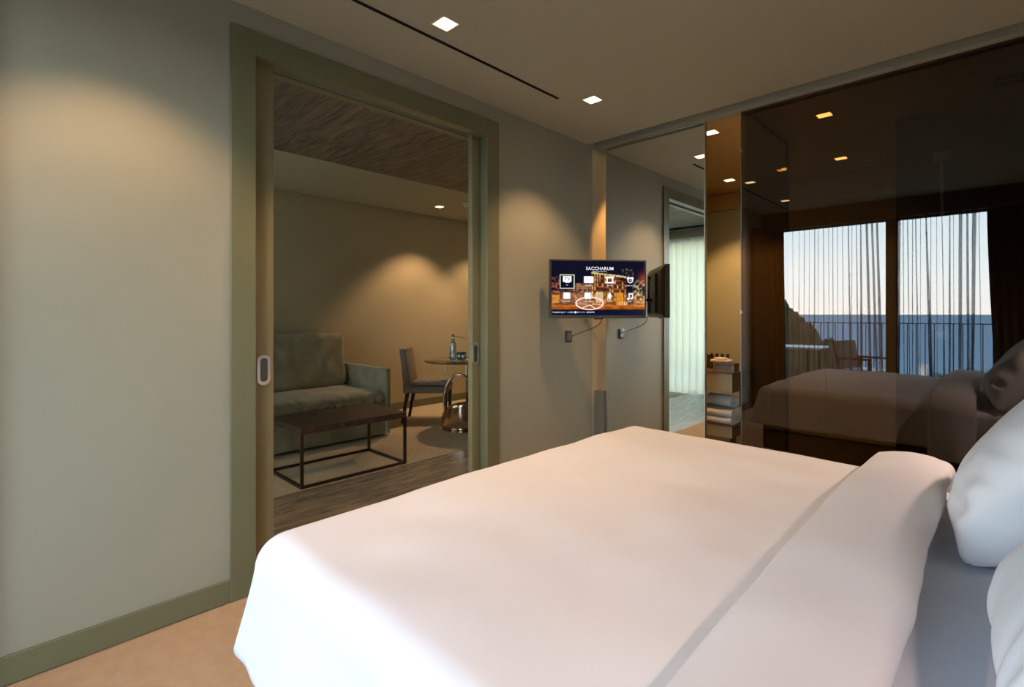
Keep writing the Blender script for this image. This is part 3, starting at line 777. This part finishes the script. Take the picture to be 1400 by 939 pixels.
for X in (303, 552):
    flat('menu_icon', [rect(X-40,490,X+32,568), disc(X-38,505,8,9), disc(X-38,530,8,9), disc(X-38,553,8,9), rect(X+36,498,X+44,514), rect(X+36,520,X+44,536), rect(X+36,542,X+44,558)], EW, SY-.0002)
flat('menu_icon_line', [line(580,500,580,556,3)], emis('screen_grey_b', (.4,.4,.5), 1), SY-.0004)
text('DIRECTORY', 297, 599, 14, y=SY-.0004, wid=100); text('HOTEL SERVICES', 558, 599, 14, y=SY-.0006, wid=118)
flat('menu_icon', [rect(797,488,818,535), disc(808,530,26,24), rect(800,548,816,572)], EW, SY-.0002); text('RADIO', 804, 599, 14, y=SY-.0004, wid=48)
flat('menu_icon', [rect(1036,498,1048,566), rect(1078,490,1090,560), rect(1036,494,1090,512), disc(1030,566,17,12), disc(1072,560,17,12)], EW, SY-.0002); text('MUSIC', 1050, 599, 14, y=SY-.0004, wid=48)
# oval light ring of the picture
NR = 48; q = []
for i in range(NR):
    a0, a1 = 2*PI*i/NR, 2*PI*(i+1)/NR
    q.append([(570+170*math.cos(a0), 622+82*math.sin(a0)), (570+170*math.cos(a1), 622+82*math.sin(a1)), (570+150*math.cos(a1), 622+68*math.sin(a1)), (570+150*math.cos(a0), 622+68*math.sin(a0))][::-1])
flat('light_ring', q + [line(478,682,570,640,11), line(570,640,645,690,11), line(425,628,540,634,7), line(600,628,715,640,6)], ER, SY-.0001)
text('THURSDAY JULY 7', 130, 733, 17, align='LEFT', y=SY-.0004, wid=160); text('11:32PM', 305, 733, 17, align='LEFT', y=SY-.0004, wid=70)
flat('weather_icon', [disc(402,732,13,13)], EW, SY-.0004)
text('20°C / 17°C', 418, 733, 16, emis('screen_pink', (.9,.75,1), 1.1), 'LEFT', SY-.0004, 96); text('WEBSITE', 527, 733, 17, align='LEFT', y=SY-.0004, wid=98)

# ------------------------------------------------------------------ facade, windows, curtains
b = MB()
b.box(XL-.1, -3.15, YF-.2, YF, 0, 2.75); b.box(-3.15, -.30, YF-.2, YF, 2.433, 2.75)
b.box(-.30, .10, YF-.2, YF, 0, 2.75); b.box(.10, 2.90, YF-.2, YF, 2.433, 2.75); b.box(2.90, XR+.1, YF-.2, YF, 0, 2.75)
S('wall_window_side', b, WALL)
m = MB(); m.box(.10, .15, -.86, -.80, .0, 2.433).box(2.85, 2.90, -.86, -.80, 0, 2.433).box(.15, 2.85, -.86, -.80, 2.405, 2.433).box(.15, 2.85, -.86, -.80, 0, .05).box(1.36, 1.48, -.87, -.79, .05, 2.41)
S('window_1', m, FRAMEM, bevel=.003, seg=1)
m = MB(); m.box(-3.15, -3.10, -.86, -.80, .0, 2.433).box(-.35, -.30, -.86, -.80, 0, 2.433).box(-3.10, -.35, -.86, -.80, 2.405, 2.433).box(-3.10, -.35, -.86, -.80, 0, .05).box(-1.75, -1.65, -.87, -.79, .05, 2.41)
S('window_2', m, FRAMEM, bevel=.003, seg=1)
def pxx(px, yv):
    s_ = (px-700)/692; return CX + yv*(-.696+.718*s_)/(.718+.696*s_)
# sheer: flat stretches with tight gathered folds
folds = [(1083,1084,1,1),(1092,1091,1,1.2),(1099,1098,1.4,1.4),(1106,1105,.8,.8),(1113,1113,1.6,2),(1118,1118,.8,.8),(1125,1126,1.5,1.8),(1132,1133,1,1),(1138,1138,1.4,1.6),(1144,1145,.9,1),(1151,1153,1.2,1.5),
 (1159,1163,2,3),(1164,1164,.9,.9),(1170,1173,1.6,2),(1176,1178,2,6),(1184,1191,4,5),(1191,1200,3.5,5),(1198,1206,3,7),(1229,1228,5,3),(1234,1236,1.2,1.4),(1240,1244,2,1.4),(1247,1247,1.4,2),(1251,1256,1.8,2.5),(1258,1258,.8,.8),
 (1265,1274,2,7),(1272,1272,1,1),(1280,1281,.9,.9),(1287,1292,1.3,2.4),(1298,1298,1.6,4),(1303,1304,.9,1),(1313,1312,5.5,4.6),(1322,1324,3,4),(1332,1328,6,4),(1338,1342,1,1.4)]
YS = -.62; YV = 2*YM - YS
ptsT = []; ptsB = []
def addp(xt, xb, y): ptsT.append((xt, y)); ptsB.append((xb, y))
addp(.12, .12, YS)
for (pt, pb, wt, wb) in folds:
    xt, xb = pxx(pt, YV), pxx(pb, YV); kx = YV*.60/692
    ht, hb = wt*kx/2, wb*kx/2
    addp(xt-ht-.008, xb-hb-.008, YS + .004)
    n_ = 7 if wt < 3 and wb < 3 else 9
    for k in range(n_):
        s_ = -1 if k % 2 == 0 else 1
        jt = .75+.25*h2(k, pt); addp(xt + (-s_ if False else s_)*ht*jt, xb + s_*hb*jt, YS + .002*k - .01)
    addp(xt+ht+.008, xb+hb+.008, YS - .004)
addp(2.6, 2.6, YS)
m = MB(); rows = 16; rg = []
for j in range(rows+1):
    t = j/rows
    rg.append([(a[0]*(1-t)+c_[0]*t + .004*nz(i*.3, t*3), a[1] + .004*math.sin(i*.7+t*4), 2.56 - 2.545*t) for i, (a, c_) in enumerate(zip(ptsT, ptsB))])
m.rings(rg, False, False, False)
tag(m.build('sheer_curtain', SHEER, recalc=False), 'dark transparent sheer curtain across the bedroom window, seen in the glass', 'curtain')
def drape(name, x0t, x1t, x0b, x1b, y, waves, amp, ztop, mt, label, zb=.012, group=None):
    n_ = int(waves*14)
    def fn(u, v):
        xt = x0t+(x1t-x0t)*u; xb = x0b+(x1b-x0b)*u; k = sstep(0, 1, v)
        x = xt*(1-k)+xb*k
        ph = u*waves*2*PI + .8*nz(u*waves*.5, 3) + .25*nz(u*9, v*2)
        return (x + .3*amp*math.sin(2*ph), y + amp*(.75+.25*v)*math.sin(ph)*(1+.3*nz(u*waves*.4, v)), ztop + (zb-ztop)*v)
    o = MB().grid(fn, n_, 24).build(name, mt, solid=0 if mt is LSHEER else .0015, recalc=False)
    return tag(o, label, 'curtain', group)
drape('blackout_curtain', .03, .265, .03, .29, -.55, 4, .03, 2.57, BLACKOUT, 'dark brown curtain gathered at the left side of the bedroom window')
drape('blackout_curtain', 2.285, 2.98, 2.35, 2.98, -.55, 9, .03, 2.57, BLACKOUT, 'dark brown curtain drawn behind the pillows at the right of the window')
e_ = MB()
def wrap(u, v):
    ph = u*5*2*PI
    return (.055 + .028*math.sin(ph)*(.8+.2*v), -.53 + u*.50 + .008*math.sin(2*ph), 2.38 - v*2.368)
tag(MB().grid(wrap, 80, 24).build('blackout_curtain', BLACKOUT, solid=.0015, recalc=False), 'dark brown curtain stacked along the left wall beside the window', 'curtain')
tag(MB().box(.003, XR-.003, -.475, -.455, 2.392, 2.614).build('curtain_pelmet', mat('pelmet_wood', (.12,.09,.06), .6)), 'dark flat pelmet board above the bedroom window', 'pelmet')
drape('light_curtain', -3.2, -.18, -3.2, -.18, -.62, 26, .028, 2.44, LSHEER, 'cream sheer curtain of the living room, bright in the mirror')
for (x0, x1, y, nm, lab) in ((.02, XR-.02, -.60, 'curtain_rail', 'curtain rail over the bedroom window'), (XL+.02, -.17, -.62, 'curtain_rail', 'curtain rail over the living room window')):
    tag(MB().box(x0, x1, y-.08, y+.07, 2.572, 2.59 if x0 < 0 else 2.60).build(nm, FRAMEM), lab, 'curtain rail')

# ------------------------------------------------------------------ balcony and outdoors
S('floor', MB().box(-6, 6, -3.75, YF-.2, -.25, -.03), mat('balcony_tile', (.32,.30,.27), .6))
e = empty('balcony_railing', (0, -3.6, 0), 0, 'thin dark balcony railing with upright bars before the sea', 'railing')
MB().box(-3.2, 5.2, -.02, .02, 1.085, 1.10).build('top_rail', FRAMEM, e); MB().box(-3.2, 5.2, -.015, .015, .04, .06).build('bottom_rail', FRAMEM, e)
bal = MB().box(-.006, .006, -.006, .006, .06, 1.085).build('baluster', FRAMEM, e); bal.location = (-3.19, 0, 0)
for k in range(1, 74):
    c = bal.copy(); C.objects.link(c); c.parent = e; c.location = (-3.19+.1145*k, 0, 0)
WT = mat('outdoor_white', (.85,.85,.85), .3); RAT = mat('outdoor_weave', (.10,.08,.06), .8)
e = empty('patio_table', (-.15, -1.82, -.03), 0, 'white topped patio table on the balcony, edge catching the light', 'table')
MB().box(-.55, .60, -.38, .38, .745, .775).build('tabletop', WT, e, bevel=.004)
for sx in (-1, 1):
    for sy in (-1, 1): MB().box(sx*.48-.02, sx*.48+.02, sy*.33-.02, sy*.33+.02, 0, .745).build('leg', RAT, e)
def patio_chair(loc, rz, label):
    e = empty('patio_chair', loc, rz, label, 'chair', 'woven armchairs on the balcony')
    MB().box(-.25, .25, -.26, .26, .36, .44).build('seat', RAT, e, bevel=.01)
    MB().box(-.19,.24,-.235,.235,.441,.485).build('cushion', WT, e, bevel=.015, seg=3)
    m = MB(); m.prism([(-.25,-.25,.44),(-.20,-.25,.44),(-.20,.25,.44),(-.25,.25,.44)], [(-.33,-.26,.88),(-.29,-.26,.88),(-.29,.26,.88),(-.33,.26,.88)]); m.build('backrest', RAT, e, bevel=.008)
    for s_ in (-1, 1):
        MB().box(-.26, .22, s_*.26-.02, s_*.26+.02, .62, .65).build('armrest', RAT, e, bevel=.005)
        for x in (-.22, .20): MB().box(x-.018, x+.018, s_*.26-.018, s_*.26+.018, 0, .62).build('leg', RAT, e)
patio_chair((.98, -1.85, -.03), R(20), 'dark woven balcony armchair right of the patio table')
patio_chair((-1.05, -1.75, -.03), R(5), 'dark woven balcony armchair left of the patio table')
# sea
SEA = mixmat('sea_water', lambda n, l: mixs(n, l, .10, bs(n, 'Diffuse', (.42,.52,.56)), bs(n, 'Glossy', (.8,.9,1), Roughness=.35)))
m = MB(); m.add([(-40000,-40000,-45),(40000,-40000,-45),(40000,-30,-45),(-40000,-30,-45)], [(0,1,2,3)])
S('sea', m, SEA)
# hillside: ridge dropping towards the sea
HILL = noisy(mat('hillside_scrub', (.06,.07,.035), .95), (.025,.032,.015), (.075,.085,.04), .12, 8)
def hill(u, v):
    # u along the ridge (left high -> right low), v across
    ang = -.12 + u*.62                                   # angle of the direction from -y towards -x
    ang = .50 - u*.40
    d = 150 + 90*(v-.5)
    k = math.tan(ang)
    top = 1.25 + (.3 - 64*(u-.575))*(d/150)
    prof_ = 1 - abs(2*v-1)**1.8
    z = -46 + (max(top, -46)+46)*prof_ + 2.0*nz(u*26, v*9)*prof_ + 1.6*abs(nz(u*75, v*30))*prof_ + .8*nz(u*190, v*60)*prof_
    return (-math.sin(ang)*d + 2.4, -math.cos(ang)*d, z)
S('hillside', MB().grid(hill, 400, 60), HILL)
S('ground', MB().box(-40, 40, -30, -3.8, -3.3, -3.0), HILL)
# palms + lantern
PALM = mat('palm_leaf', (.13,.16,.05), .6); BARK = mat('palm_bark', (.12,.08,.05), .9)
def palm(loc, h, n_, Lf, label):
    e = empty('palm_tree', loc, 0, label, 'palm', 'palms below the balcony')
    MB().tube([(0,0,0),(.03,.02,h*.5),(0,0,h)], [.14,.11,.09], 10).build('trunk', BARK, e)
    m = MB()
    for k in range(n_):
        a = 2*PI*k/n_ + .3*h2(k,1); el = R(20+60*h2(k,2)); L_ = Lf*(.8+.3*h2(k,3)); prev = None
        for i in range(15):
            t = i/14; r = L_*t*math.cos(el*(1-.2*t)); z = h + L_*(math.sin(el)*t - .75*t*t)
            p = Vector((r*math.cos(a), r*math.sin(a), z))
            if prev is not None:
                d = (p-prev); sd = Vector((-math.sin(a), math.cos(a), 0)); lw = .26*Lf*math.sin(PI*min(1, .12+t*.88))+.02
                for s_ in (-1, 1):
                    q_ = prev + sd*s_*lw + d*1.6 + Vector((0,0,-.3*lw))
                    m.add([prev, prev+d*.35, q_], [(0,1,2)])
            prev = p
    m.build('fronds', PALM, e)
palm((1.48, -8.0, -3.0), 2.75, 22, .55, 'small palm with its crown just above the bed line, right of the lantern')
palm((2.22, -5.2, -3.0), 3.05, 24, .75, 'palm with feathery fronds beside the right window curtain')
e = empty('garden_lantern', (1.26, -6.0, -3.0), 0, 'small white post lantern beyond the balcony railing', 'lantern')
MB().lathe([(.03,0),(.03,3.0)], n=10).build('post', WT, e); MB().lathe([(.02,3.0),(.07,3.02),(.07,3.18),(.02,3.2)], n=14).build('lamp_head', WT, e); MB().lathe([(.10,3.2),(.11,3.215),(.02,3.26)], n=14).build('cap', WT, e)
